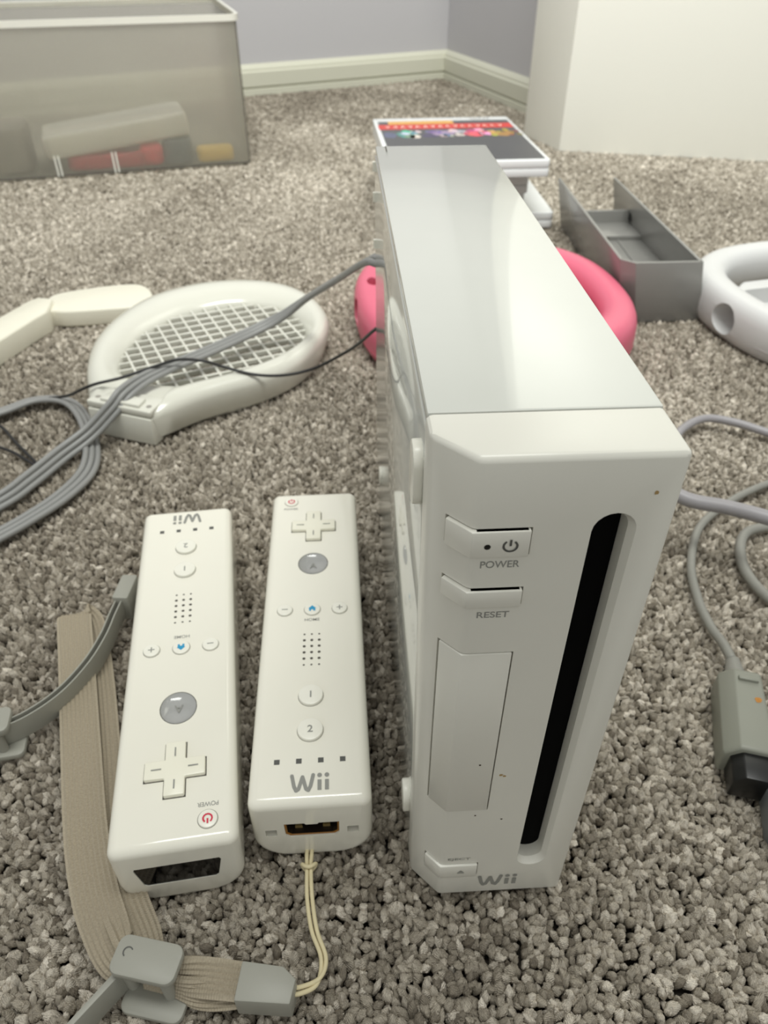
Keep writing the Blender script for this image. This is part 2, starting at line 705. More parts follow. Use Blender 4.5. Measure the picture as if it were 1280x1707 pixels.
    sub.inputs[1].default_value = (0.5, 0.5, 0.5)
    mul = nd.new('ShaderNodeVectorMath')
    mul.operation = 'SCALE'
    mul.inputs['Scale'].default_value = 1.05
    sm = nd.new('GeometryNodeSetShadeSmooth')
    stm = nd.new('GeometryNodeSetMaterial')
    stm.inputs['Material'].default_value = m
    iop = nd.new('GeometryNodeInstanceOnPoints')

    def named(nm, ty):
        q = nd.new('GeometryNodeInputNamedAttribute')
        q.data_type = ty
        q.inputs['Name'].default_value = nm
        return q
    ns_, nr_ = named('tuft_scale', 'FLOAT_VECTOR'), named('tuft_rot', 'FLOAT_VECTOR')
    e2r = nd.new('FunctionNodeEulerToRotation')
    lk = g.links.new
    lk(gi.outputs[0], m2p.inputs['Mesh'])
    lk(m2p.outputs[0], iop.inputs['Points'])
    lk(ico.outputs['Mesh'], sp.inputs['Geometry'])
    lk(pos.outputs[0], ns.inputs['Vector'])
    lk(ns.outputs['Color'], sub.inputs[0])
    lk(sub.outputs[0], mul.inputs[0])
    lk(mul.outputs[0], sp.inputs['Offset'])
    lk(sp.outputs[0], sm.inputs[0])
    lk(sm.outputs[0], stm.inputs['Geometry'])
    lk(stm.outputs[0], iop.inputs['Instance'])
    lk(ns_.outputs['Attribute'], iop.inputs['Scale'])
    lk(nr_.outputs['Attribute'], e2r.inputs[0])
    lk(e2r.outputs[0], iop.inputs['Rotation'])
    lk(iop.outputs[0], go.inputs[0])
    md = o.modifiers.new('tufts', 'NODES')
    md.node_group = g
    return N


print('tufts', carpet())

# ------------------------------------------------------------------ cabinet at the back right
bm = bmesh.new()
prism(bm, [(260, 890), (900, 709), (960, 870), (420, 1015), (290, 1010), (233, 978)], -2, 1500)
bev(bm, 1.5, 2)
tag(finish('cabinet', bm, CABW, None, 30), 'tall plain cream cabinet standing on the carpet at the back right', 'cabinet')

# ------------------------------------------------------------------ game console
con = thing('game_console', 'white game console standing upright with black disc slot, tallest thing on the carpet', 'game console')
CX, CY = 7.7, 8.2
HZ = 157.0
bm = bmesh.new()
prism(bm, [(CX, 0), (44, 0), (44, 14.2), (0, 14.2), (0, CY)], -1.2, HZ)
bev(bm, 1.3, 3, lambda e: not all(abs(v.co.y - 14.2) < 1e-3 for v in e.verts))
bezel = finish('front_bezel', bm, BEZEL, con, 30)

nch = np.array([-CY, -CX]) / math.hypot(CX, CY)


def wrap_poly(t0, x1, out, inn):
    """Outline (top view) of a slab wrapped round the chamfered corner. t0: start along the chamfer, 0 at the left edge."""
    p0 = np.array([CX * t0, CY * (1 - t0)])
    k = np.array([CX, 0.0])
    def off(d):
        a = p0 + nch * d
        # mitre of the chamfer line and the front line, both moved out by d
        n1, n2 = nch, np.array([0, -1.0])
        Mx = np.array([n1, n2])
        c = np.linalg.solve(Mx, np.array([n1 @ k + d, n2 @ k + d]))
        b = np.array([x1, -d])
        return [a, c, b]
    o_, i_ = off(out), off(-inn)
    return [tuple(q) for q in o_] + [tuple(q) for q in i_[::-1]]


def stadium(x0, x1, z0, z1, n=10):
    r = (x1 - x0) / 2
    cx = (x0 + x1) / 2
    P = [(cx + r * math.cos(math.pi * k / n), z1 - r + r * math.sin(math.pi * k / n)) for k in range(n + 1)]
    P += [(cx - r * math.cos(math.pi * k / n), z0 + r - r * math.sin(math.pi * k / n)) for k in range(n + 1)]
    return P


def xz_prism(b, poly0, y0, poly1, y1):
    a = [b.verts.new((x, y0, z)) for x, z in poly0]
    c = [b.verts.new((x, y1, z)) for x, z in poly1]
    n = len(a)
    b.faces.new(a)
    b.faces.new(c[::-1])
    for i in range(n):
        b.faces.new((a[i], c[i], c[(i + 1) % n], a[(i + 1) % n]))


cut = bmesh.new()
xz_prism(cut, stadium(28.9, 38.0, 14.0, 144.8), -1.0, stadium(29.6, 36.4, 16.6, 143.4), 1.6)
boolean(bezel, cut)
cut = bmesh.new()
xz_prism(cut, stadium(29.6, 36.4, 16.6, 143.4), 1.0, stadium(29.6, 36.4, 16.6, 143.4), 12.5)
boolean(bezel, cut)
BUT = [('power_button', 0.46, 18.1, 135.2, 141.4, 0.75), ('reset_button', 0.46, 18.1, 122.2, 126.6, 0.9),
       ('card_door', 0.46, 18.2, 46.2, 107.8, 0.22), ('eject_button', 0.50, 18.0, 10.6, 17.4, 0.7)]
for nm, t0, x1, z0, z1, out in BUT:
    cut = bmesh.new()
    prism(cut, wrap_poly(t0 - 0.045, x1 + 0.3, 3, 2.2), z0 - 0.05, z1 + 0.32)
    boolean(bezel, cut)
for nm, t0, x1, z0, z1, out in BUT:
    b = bmesh.new()
    prism(b, wrap_poly(t0, x1, out, 2.0), z0, z1)
    bev(b, 0.28, 2)
    part = finish(nm, b, BEZEL, con, 30)
    if nm == 'power_button':
        V, F = power_icon(1.25, 0.42)
        decal('power_symbol', V, F, (14.5, -out, 138.1), (1, 0, 0), (0, 0, 1), PRINTD, part)
        decal('indicator_light', circ(0, 0, 0.62, 16), [tuple(range(16))], (10.3, -out, 138.0), (1, 0, 0), (0, 0, 1), BLACK, part)
    if nm == 'eject_button':
        decal('eject_symbol', [(-1.0, -0.6), (1.0, -0.6), (0, 0.7)], [(0, 1, 2)], (13.4, -out, 14.4), (1, 0, 0), (0, 0, 1), PRINT, part)
        decal('eject_symbol_bar', [(-1.0, -1.15), (1.0, -1.15), (1.0, -0.85), (-1.0, -0.85)], [(0, 1, 2, 3)], (13.4, -out, 14.4), (1, 0, 0), (0, 0, 1), PRINT, part)
# disc slot: dark brush plate behind the opening
b = bmesh.new()
xz_prism(b, stadium(29.7, 36.3, 16.7, 143.3), 5.0, stadium(29.7, 36.3, 16.7, 143.3), 6.4)
tag(finish('disc_slot', b, mat('slot_black', (5, 5, 5), 0.9, 0.2, spec=0.1), con, 30), 'black disc slot')
for s, w, h, x, z in (('POWER', 7.4, 1.75, 13.2, 133.0), ('RESET', 6.4, 1.7, 13.1, 119.5), ('EJECT', 6.4, 1.5, 12.7, 20.2)):
    V, F = text_faces(s, w, h, 0.012)
    decal(s.lower() + '_lettering', V, F, (x, 0, z), (1, 0, 0), (0, 0, 1), PRINT, con)
V, F = wii_logo(11.6, 6.2)
decal('logo', V, F, (24.7, 0, 6.5), (1, 0, 0), (0, 0, 1), PRINT, con)
for x, z, r, mm_ in ((39.2, 148.6, 0.55, STAIN), (20.4, 62, 0.6, STAIN), (21.3, 61.5, 0.5, STAIN), (14.8, 67.2, 0.35, SPECK), (15.4, 43.5, 0.35, SPECK), (22.6, 41, 0.35, SPECK)):
    k = 9
    pts = [(r * random.uniform(0.6, 1.1) * math.cos(2 * math.pi * i / k), r * random.uniform(0.6, 1.1) * math.sin(2 * math.pi * i / k)) for i in range(k)]
    decal('dirt_speck', pts, [tuple(range(k))], (x, 0.0 if x > 18.5 or z < 46 else -0.22, z), (1, 0, 0), (0, 0, 1), mm_, con)
# grime gathered along the upper edges of the buttons
for x0, x1, z, y in ((8.2, 17.6, 141.3, -0.3), (8.2, 17.6, 126.5, -0.3)):
    b = bmesh.new()
    box(b, x0, x1, y - 0.1, y + 0.6, z + 0.02, z + 0.10)
    finish('grime_line', b, GRIME, con)
# main casing behind the seam
b = bmesh.new()
box(b, 1.2, 43.2, 14.0, 15.2, 1.0, 156.1)
finish('seam_filler', b, GAP, con)
b = bmesh.new()
box(b, 0, 44, 14.9, 215, -3, 153.9)
bev(b, 0.6, 2)
finish('casing', b, WHITE, con, 30)
b = bmesh.new()
box(b, 0.9, 43.4, 15.4, 214.4, 153.5, 155)
finish('seam_filler', b, GAP, con)
b = bmesh.new()
box(b, 0.3, 44, 14.9, 215, 154.5, HZ)
bev(b, 0.6, 2)
top_flap = finish('top_flap', b, WHITE, con, 30)
# flap hinge notch at the rear and a fine cross seam
b = bmesh.new()
box(b, 4.0, 4.5, 206, 214.6, HZ - 0.3, HZ + 0.04)
finish('flap_notch', b, GAP, top_flap)
# rubber feet on the left flank
def foot(y, z0, z1, prot, w):
    b = bmesh.new()
    P = rrect(y, (z0 + z1) / 2, w, z1 - z0, w * 0.48)
    a = [b.verts.new((-prot, q, r)) for q, r in P]
    c = [b.verts.new((0.5, q, r)) for q, r in P]
    b.faces.new(a)
    b.faces.new(c[::-1])
    for i in range(len(P)):
        b.faces.new((a[i], c[i], c[(i + 1) % len(P)], a[(i + 1) % len(P)]))
    bev(b, 0.5, 2, None, 60)
    finish('side_foot', b, BTNW, con, 40)
foot(18.5, 134.5, 148.5, 2.0, 8)
foot(18.5, 18.5, 29, 2.0, 8)
foot(178, 20.5, 29.5, 0.7, 7)
# rear sockets and vent grille at the back
b = bmesh.new()
for z in (149.5, 138, 119):
    box(b, -0.8, 1.2, 214.5, 216, z - 1.8, z + 1.8)
finish('rear_clip', b, BTNW, con)
b = bmesh.new()
box(b, 3, 41, 213.5, 215.6, 70, 130)
finish('rear_socket_panel', b, PLUGB, con)


# ------------------------------------------------------------------ remotes
def make_remote(name, label, loc, rot, ir_side):
    t = thing(name, label, 'game remote', loc, rot)
    W2, L2, H = 18.1, 74.0, 30.6
    def section(i):
        """cross-section (x,z) inset by i; top at z=0, bottom at -H"""
        rt_, rb = 3.2, 11.0
        P = []
        for sx, top, r in ((1, True, rt_), (-1, True, rt_), (-1, False, rb), (1, False, rb)):
            cx = sx * (W2 - r)
            cz = -r if top else -H + r
            a0 = {(1, True): 0, (-1, True): 90, (-1, False): 180, (1, False): 270}[(sx, top)]
            for k in range(7):
                a = math.radians(a0 + 15 * k)
                P.append((cx + max(0.3, r - i) * math.cos(a), cz + max(0.3, r - i) * math.sin(a)))
        return P
    b = bmesh.new()
    R = 3.0
    st = []
    for k in range(6):
        a = math.radians(90 * k / 5)
        st.append((-L2 + R * (1 - math.sin(a)), R * (1 - math.cos(a)) if k else 0.0))
    stations = [(-L2 + R - R * math.cos(math.radians(18 * k)), R * (1 - math.sin(math.radians(18 * k)))) for k in range(6)]
    stations = stations + [(0.0, 0.0)] + [(-y, i) for y, i in stations[::-1]]
    rings = [[b.verts.new((x, y, z)) for x, z in section(i)] for y, i in stations]
    n = len(rings[0])
    for p, q in zip(rings[:-1], rings[1:]):
        for k in range(n):
            b.faces.new((p[k], p[(k + 1) % n], q[(k + 1) % n], q[k]))
    b.faces.new(rings[0][::-1])
    b.faces.new(rings[-1])
    body = finish('shell', b, REMW, t, 30)
    U, Vv = (1, 0, 0), (0, 1, 0)
    # wells for the A button, the end port and the sensor window
    cut = bmesh.new()
    prism(cut, circ(0, 27.6, 5.9, 32, 6.2), -1.6, 2)
    boolean(body, cut)
    if ir_side:
        cut = bmesh.new()
        P = [(-11.8, -9.2), (11.8, -9.2), (12.2, -10.2), (10.6, -19.2), (9.6, -20.0), (-9.6, -20.0), (-10.6, -19.2), (-12.2, -10.2)]
        xz_prism(cut, P, 72.6, P, 76)
        boolean(body, cut)
        b = bmesh.new()
        Q = [(x * 0.995, z) for x, z in P]
        xz_prism(b, Q, 72.0, Q, 73.75)
        tag(finish('sensor_window', b, IRBLK, t, 30), 'glossy black sensor window')
    else:
        cut = bmesh.new()
        P = [(-8.2, -10.6), (-2.2, -10.6), (-1.7, -11.3), (1.7, -11.3), (2.2, -10.6), (8.2, -10.6), (8.0, -16.8), (6.6, -18.0), (-6.6, -18.0), (-8.0, -16.8)]
        xz_prism(cut, P, -76, P, -66)
        boolean(body, cut)
        for s in (-1, 1):
            cut = bmesh.new()
            box(cut, s * 12.2 - 1.7, s * 12.2 + 1.7, -76, -70, -17, -13.6)
            boolean(body, cut)
            b = bmesh.new()
            box(b, s * 12.2 - 1.65, s * 12.2 + 1.65, -72.2, -69.8, -16.95, -13.65)
            finish('latch_slot', b, GAP, t)
        b = bmesh.new()
        xz_prism(b, P, -68.5, P, -65.5)
        port = finish('connector_port', b, BLACK, t, 30)
        b = bmesh.new()
        Pi = [(x * 0.93, -14.2 + (z + 14.2) * 0.9) for x, z in P]
        a_ = [b.verts.new((x, -73.5, z)) for x, z in P]
        c_ = [b.verts.new((x, -73.2, z)) for x, z in Pi]
        for i in range(len(P)):
            j = (i + 1) % len(P)
            b.faces.new((a_[i], a_[j], c_[j], c_[i]))
        finish('port_rim', b, BROWN, port)
        b = bmesh.new()
        c_ = [b.verts.new((x, -73.25, z)) for x, z in Pi]
        d_ = [b.verts.new((x, -68.4, z)) for x, z in Pi]
        for i in range(len(P)):
            j = (i + 1) % len(P)
            b.faces.new((c_[i], c_[j], d_[j], d_[i]))
        finish('port_tunnel', b, mat('port_dark_brown', (26, 16, 8), 0.5, 0.2), port)
        for s in (-1, 1):
            b = bmesh.new()
            prism(b, [(s * 4.2 - 1.1, -71.5), (s * 4.2 + 1.1, -71.5), (s * 4.2 + 0.5, -68.4), (s * 4.2 - 0.5, -68.4)], -17.6, -16.2)
            finish('port_pin', b, mat('brass', (196, 170, 110), 0.3, 0.1, metallic=0.7), port)
    # A button: dished clear disc with a grey letter
    b = bmesh.new()
    rr = [(0.01, -1.25), (2.0, -1.2), (4.0, -0.85), (5.3, -0.25), (5.65, 0.05), (5.75, -0.5), (5.75, -1.55)]
    N = 36
    rg = [[b.verts.new((r * math.cos(2 * math.pi * k / N), 27.6 + r * 1.05 * math.sin(2 * math.pi * k / N), z)) for k in range(N)] for r, z in rr]
    for p, q in zip(rg[:-1], rg[1:]):
        for k in range(N):
            b.faces.new((p[k], q[k], q[(k + 1) % N], p[(k + 1) % N]))
    b.faces.new(rg[0][::-1])
    ab = finish('a_button', b, AGREY, t, 40)
    tag(ab, 'clear grey dished trigger button')
    V, F = text_faces('A', None, 2.9, 0.0)
    decal('letter', V, F, (0, 27.3, -1.05), U, Vv, PRINT, ab, 0.1)
    # direction pad
    b = bmesh.new()
    w, l = 3.0, 8.9
    prism(b, [(-w, -l), (w, -l), (w, -w), (l, -w), (l, w), (w, w), (w, l), (-w, l), (-w, w), (-l, w), (-l, -w), (-w, -w)], -0.8, 1.5)
    bev(b, 0.45, 2, lambda e: max(v.co.z for v in e.verts) > 0)
    for v in b.verts:
        v.co.y += 50
        if v.co.z > 0.5:
            v.co.z -= 0.55 * max(0, 1 - math.hypot(v.co.x, v.co.y - 50) / 7)
    dp = finish('direction_pad', b, DPADW, t, 30)
    for a in range(4):
        ca, sa = math.cos(a * math.pi / 2), math.sin(a * math.pi / 2)
        s = Shape2D()
        s.stroke([(ca * 3.9, sa * 3.9), (ca * 6.9, sa * 6.9)], 0.42, False)
        decal('direction_mark', s.V, s.F, (0, 50, 1.5), U, Vv, PRINT, dp, 0.02)
    b = bmesh.new()
    w2, l2 = w + 0.3, l + 0.3
    prism(b, [(-w2, 50 - l2), (w2, 50 - l2), (w2, 50 - w2), (l2, 50 - w2), (l2, 50 + w2), (w2, 50 + w2), (w2, 50 + l2), (-w2, 50 + l2), (-w2, 50 + w2), (-l2, 50 + w2), (-l2, 50 - w2), (-w2, 50 - w2)], -0.5, 0.04)
    finish('pad_gap', b, GAP, dp)

    def button(nm, x, y, r, h=0.75, mark=None, mm_=PRINT):
        b = bmesh.new()
        prism(b, circ(x, y, r, 28), -0.5, h)
        bev(b, 0.3, 2, lambda e: min(v.co.z for v in e.verts) > 0)
        o = finish(nm, b, BTNW, t, 30)
        b = bmesh.new()
        prism(b, circ(x, y, r + 0.22, 28), -0.5, 0.03)
        finish('button_gap', b, mat('soft_gap', (150, 147, 138), 0.7, 0.05), o)
        if mark is not None:
            decal('button_mark', mark[0], mark[1], (x, y, h), U, Vv, mm_, o, 0.04)
        return o
    V, F = power_icon(1.25, 0.5)
    button('power_button', -9.7, 67.0, 2.75, 0.5, (V, F), RED)
    s = Shape2D()
    s.stroke([(-1.1, 0), (1.1, 0)], 0.42, False)
    button('minus_button', -10, 2.6, 2.75, 0.7, (s.V, s.F))
    s2 = Shape2D()
    s2.stroke([(-1.1, 0), (1.1, 0)], 0.42, False)
    s2.stroke([(0, -1.1), (0, 1.1)], 0.42, False)
    button('plus_button', 10, 2.6, 2.75, 0.7, (s2.V, s2.F))
    s3 = Shape2D()
    s3.poly([(-1.5, 0.1), (1.5, 0.1), (0, 1.5)])
    s3.poly([(-1.15, -1.2), (-0.4, -1.2), (-0.4, 0.1), (-1.15, 0.1)])
    s3.poly([(0.4, -1.2), (1.15, -1.2), (1.15, 0.1), (0.4, 0.1)])
    s3.poly([(-0.4, -0.5), (0.4, -0.5), (0.4, 0.1), (-0.4, 0.1)])
    button('home_button', 0, 2.6, 2.9, 0.6, (s3.V, s3.F), BLUE)
    for ch, y in (('1', -36.2), ('2', -49.4)):
        button('number_button', 0, y, 4.0, 1.1, text_faces(ch, None, 2.6, 0.02))
    V, F = text_faces('HOME', 5.4, 1.35, 0.01)
    decal('home_lettering', V, F, (0, -2.4, 0), U, Vv, PRINT, t)
    V, F = text_faces('POWER', 6.0, 1.4, 0.01)
    decal('power_lettering', V, F, (-9.7, 62.4, 0), U, Vv, PRINT, t)
    for i in range(3):
        for j in range(6):
            r = 0.38 if j in (0, 5) else 0.55
            decal('speaker_hole', circ(0, 0, r, 12), [tuple(range(12))], ((i - 1) * 2.6, -9.4 - j * 2.75, 0), U, Vv, GAP, t, 0.03)
    for i in range(4):
        decal('player_light', [(-0.85, -0.85), (0.85, -0.85), (0.85, 0.85), (-0.85, 0.85)], [(0, 1, 2, 3)], (-9.9 + 6.6 * i, -60, 0), U, Vv, PRINTD, t, 0.04)
    V, F = wii_logo(11.6, 6.0)
    decal('logo', V, F, (0.1, -67.4, 0), U, Vv, PRINT, t)
    # parting line round the shell
    return t


make_remote('game_remote', 'white game remote next to the console, its connector end with cream cord facing front', (-29.7, 88.3, 28.6), (0, 0, 0.0072), False)
make_remote('game_remote', 'white game remote turned around, black sensor window facing front, lying over cream strap', (-75.2, 77.8, 28.6), (-0.0236, -0.0206, 3.2557), True)

# ------------------------------------------------------------------ cream wrist strap on the right-hand remote
ws = thing('wrist_strap', 'cream woven wrist strap with grey clasp and connector lying in front of the remotes', 'wrist strap', (0, 0, 0))
X = (1.0, 0.15, 0)
ribbon('webbing', [((-76, -17, 7.5), (0.3, 0.3, 1)), ((-81.5, -14.5, 7), (0.7, 0.5, 0.6)), ((-87.5, -6, 5), (1, 0.3, 0.25)), ((-93, 4, 4.5), X), ((-100, 22, 5), X), ((-109.5, 53, 5), X),
                   ((-120, 88, 5), X), ((-127, 111, 5), X), ((-128.5, 116.5, 4), X), ((-127.5, 117.5, 2), X), ((-123, 113, 1.2), X), ((-114, 88, 1.2), X), ((-103.5, 53, 1.5), X), ((-94, 20, 2), X), ((-84, 1, 4), X), ((-78, -9, 7), (1, 0.1, -0.2)), ((-74, -16, 8), (0.6, 0.2, -0.8))], 13.2, 1.3, WEB, ws, 9, ribs=9)
ribbon('webbing', [((-74, -19, 7.5), (0, 0.3, 1)), ((-66, -20, 7), (0.1, 0.5, 0.8)), ((-58, -21, 6.5), (0.1, 0.9, 0.4)), ((-52, -22, 6.5), (0, 1, 0.1)), ((-46, -23, 6.5), (0, 1, 0))], 9.6, 1.3, WEB, ws, 8, ribs=7)
ribbon('webbing', [((-74, -20, 5), (0, 0.2, 1)), ((-66, -22, 4.5), (0, 0.3, 1)), ((-58, -24, 4), (0, 0.7, 0.7)), ((-46, -24, 5), (0, 1, 0.2))], 8.5, 1.3, WEB, ws, 8, ribs=7)
# clasp: two plates, posts and a thumb lever
cl_a = math.radians(-14)
def rotp(P, c, a):
    return [(c[0] + x * math.cos(a) - y * math.sin(a), c[1] + x * math.sin(a) + y * math.cos(a)) for x, y in P]
cc = (-71.6, -18.9)
b = bmesh.new()
prism(b, rotp(rrect(0, 0, 18.0, 10.0, 2.6), cc, cl_a), 12.4, 15.2)
bev(b, 0.7, 2, None, 50)
clasp = finish('clasp_plate', b, CLASP, ws, 35)
b = bmesh.new()
prism(b, rotp(rrect(0.6, -1.4, 17.5, 8.5, 2.6), (-71.4, -22.5), cl_a), -1.0, 1.2)
bev(b, 0.6, 2, None, 50)
finish('clasp_plate', b, CLASP, ws, 35)
for q in ((-5.6, -2.2), (5.4, -2.6)):
    (px_, py_), = rotp([q], cc, cl_a)
    b = bmesh.new()
    prism(b, circ(px_, py_, 1.7, 16), 0.5, 13)
    finish('clasp_post', b, CLASP, ws, 35)
(px_, py_), = rotp([(-5.4, 0.6)], cc, cl_a)
s = Shape2D()
s.ring(0, 0, 1.2, 0.35, 20, 230)
decal('clasp_pin_mark', s.V, s.F, (px_, py_, 15.2), (1, 0, 0), (0, 1, 0), PRINTD, clasp, 0.05)
b = bmesh.new()
tl = [(-79.5, -19.0), (-94, -36.5), (-92.8, -37.5), (-78, -20.2)]
prism(b, tl, 1.0, 11.5)
bev(b, 0.4, 2)
finish('clasp_lever', b, CLASP, ws, 35)
# connector block
b = bmesh.new()
prism(b, [(-48.6, -28.6), (-34.2, -30.2), (-32.8, -24.4), (-36.2, -21.2), (-47.2, -19.2)], 1.6, 11.2)
bev(b, 0.5, 2)
finish('connector_block', b, CLASP, ws, 35)
# cord loop from the remote
for off in (-0.75, 0.75):
    b = bmesh.new()
    pts = [(-30.6 + off * 0.9, 16.5, 1.5), (-30.8 + off, 13, 1.8), (-30.8 + off * 0.8, 8.6, 2.0), (-30.4 + off, 0, 1.7), (-28.9 + off, -9, 1.7), (-26.2 + off * 0.9, -16.5, 2.0), (-27.4 + off * 0.5, -22.5 + off * 0.9, 3.4), (-32.0, -25.2 + off, 5.4), (-35.5, -25.3 + off, 6)]
    tube(b, spline(pts, 8), 0.62, 8)
    finish('cord', b, CORDC, ws, 180)
b = bmesh.new()
P = [(-30.8 + 2.1 * math.cos(2 * math.pi * k / 20), 9.2 + 0.7 * math.cos(4 * math.pi * k / 20), 2.0 + 1.3 * math.sin(2 * math.pi * k / 20)) for k in range(20)]
tube(b, P + [P[0]], 0.62, 8, caps=False)
finish('cord_knot', b, CORDC, ws, 180)

# ------------------------------------------------------------------ grey wrist strap of the turned remote
w2 = thing('wrist_strap', 'smooth grey wrist strap curving from the turned remote to the left edge', 'wrist strap')
base = [(-108.6, 118, 8.5), (-109.8, 108, 8.5), (-110.8, 97, 8.5), (-114, 84.5, 8.2), (-120.5, 72, 7.6), (-129.5, 63.2, 7), (-139, 58, 7), (-152, 53, 7)]
for off in (-1.15, 1.15):
    cps = []
    for i, p in enumerate(base):
        q0, q1 = np.array(base[max(0, i - 1)]), np.array(base[min(len(base) - 1, i + 1)])
        tt = q1 - q0
        nn = np.array([-tt[1], tt[0], 0]) / np.linalg.norm(tt[:2])
        cps.append((tuple(np.array(p) + nn * off), (0.05, 0.02, 1)))
    ribbon('band', cps, 9.5, 1.5, CLASP, w2, 8)
b = bmesh.new()
prism(b, rotp(rrect(0, 0, 6.4, 13.5, 0.9), (-107.2, 121.5), math.radians(-6)), 2.5, 15.0)
bev(b, 0.5, 2, None, 50)
finish('sleeve', b, CLASP, w2, 35)
b = bmesh.new()
tube(b, spline([(-105.8, 126, 10), (-104.2, 131, 9), (-102.5, 137, 6), (-99, 143, 4), (-90, 149, 3)], 6), 0.7, 8)
finish('cord', b, CORDC, w2, 180)
b = bmesh.new()
prism(b, rotp(rrect(0, 0, 18, 10.5, 2.4), (-142.2, 59.2), math.radians(8)), 10.6, 13.6)
bev(b, 0.7, 2, None, 50)
finish('clasp_plate', b, CLASP, w2, 35)
b = bmesh.new()
prism(b, rotp(rrect(0, 0, 20, 10.5, 2.4), (-140.5, 57.5), math.radians(8)), -0.5, 2.0)
bev(b, 0.7, 2, None, 50)
finish('clasp_plate', b, CLASP, w2, 35)
for q in (-150, -137):
    b = bmesh.new()
    prism(b, circ(q, 56, 1.6, 14), 1, 11)
    finish('clasp_post', b, CLASP, w2, 35)

# ------------------------------------------------------------------ racket attachment
rk = thing('racket_attachment', 'white plastic tennis racket attachment with diagonal mesh, lying on the carpet', 'toy racket')
outer = [(-157.5, 266.5), (-163, 285), (-170, 311), (-173.5, 341), (-170, 372), (-160, 401), (-145, 421), (-121, 436), (-95, 441), (-68, 436), (-46, 420), (-30, 392), (-24.5, 361), (-31.5, 328), (-46, 303), (-63, 288), (-82, 277.5), (-98, 268), (-110, 258), (-119.5, 250.5)]
inner = [(-149, 308), (-152, 325), (-150, 344), (-144, 363), (-128, 386), (-110, 398), (-91, 403), (-71, 400), (-54, 389), (-43, 366), (-42, 344), (-53, 323), (-73, 304), (-91, 293), (-114, 289), (-138, 297)]
oc = [np.array((*p, 0.0)) for p in outer]
# resample both loops by angle round the head centre and loft a rounded rim between them
ctr = np.array([-97.0, 346.0])


def loop_by_angle(poly, angs):
    P = np.array([q[:2] for q in poly])
    out = []
    for a in angs:
        d = np.array([math.cos(a), math.sin(a)])
        best = None
        for i in range(len(P)):
            p, q = P[i] - ctr, P[(i + 1) % len(P)] - ctr
            den = d[0] * (q - p)[1] - d[1] * (q - p)[0]
            if abs(den) < 1e-9:
                continue
            t_ = (p[0] * (q - p)[1] - p[1] * (q - p)[0]) / den
            s_ = (p[0] * d[1] - p[1] * d[0]) / den
            if t_ > 0 and -1e-6 <= s_ <= 1 + 1e-6:
                if best is None or t_ > best:
                    best = t_
        out.append(ctr + d * best)
    return np.array(out)


so = [q for q in spline([(*p, 0) for p in outer], 8)]
si = [q for q in spline([(*p, 0) for p in inner], 8, True)]
# add exact angles of the two base corners so they stay crisp
c1 = math.atan2(outer[0][1] - ctr[1], outer[0][0] - ctr[0])
c2 = math.atan2(outer[-1][1] - ctr[1], outer[-1][0] - ctr[0])
angs = sorted([2 * math.pi * k / 120 - math.pi for k in range(120)] + [c1, c2])
LO, LI = loop_by_angle(so, angs), loop_by_angle(si, angs)
profile = [(0.0, 1.5), (0.0, 14.5), (0.06, 17.5), (0.2, 20.3), (0.42, 21.6), (0.6, 20.6), (0.76, 18.2), (0.88, 16.2), (0.97, 13.0), (1.0, 6.0), (1.0, -1.5), (0.3, -1.5)]
b = bmesh.new()
rows = []
for f, z in profile:
    row = []
    for k, a in enumerate(angs):
        p = LO[k] * (1 - f) + LI[k] * f
        ff = f
        rimw = np.linalg.norm(LO[k] - LI[k])
        q = p.copy()
        if f == 0.0 and z < 5:
            q = q + (ctr - q) / np.linalg.norm(ctr - q) * 3.0
        inbase = c1 <= a <= c2
        zz = z
        if inbase and 0 < f < 0.8:
            zz = min(z, 18.6)
        if inbase and f == 0:
            zz = min(z, 16.8)
        row.append(b.verts.new((q[0], q[1], zz)))
    rows.append(row)
n = len(angs)
R_ = len(rows)
for r in range(R_):
    p, q = rows[r], rows[(r + 1) % R_]
    for k in range(n):
        b.faces.new((p[k], p[(k + 1) % n], q[(k + 1) % n], q[k]))
frame = finish('frame', b, RACK, rk, 50)
# strings: two diagonal families clipped by the inner loop
PI_ = np.array([q[:2] for q in si])


def clip_line(o_, d_):
    ts = []
    for i in range(len(PI_)):
        p, q = PI_[i] - o_, PI_[(i + 1) % len(PI_)] - o_
        nrm = np.array([-d_[1], d_[0]])
        a, c = p @ nrm, q @ nrm
        if a * c < 0:
            f = a / (a - c)
            ts.append((p + (q - p) * f) @ d_)
    return (min(ts), max(ts)) if len(ts) >= 2 else None


for ang, z in ((20.5, 14.2), (113.5, 14.2)):
    d_ = np.array([math.cos(math.radians(ang)), math.sin(math.radians(ang))])
    nrm = np.array([-d_[1], d_[0]])
    for k in range(-9, 10):
        o_ = ctr + nrm * (k * 8.9 + 2)
        c = clip_line(o_, d_)
        if c is None or c[1] - c[0] < 6:
            continue
        p, q = o_ + d_ * (c[0] - 1.5), o_ + d_ * (c[1] + 1.5)
        b = bmesh.new()
        wv = nrm * 0.85
        prism(b, [tuple(p - wv), tuple(q - wv), tuple(q + wv), tuple(p + wv)], z - 3.2 + (0.1 if ang > 90 else 0), z + (0.1 if ang > 90 else 0))
        bev(b, 0.3, 1)
        finish('string', b, RACK, rk, 40)
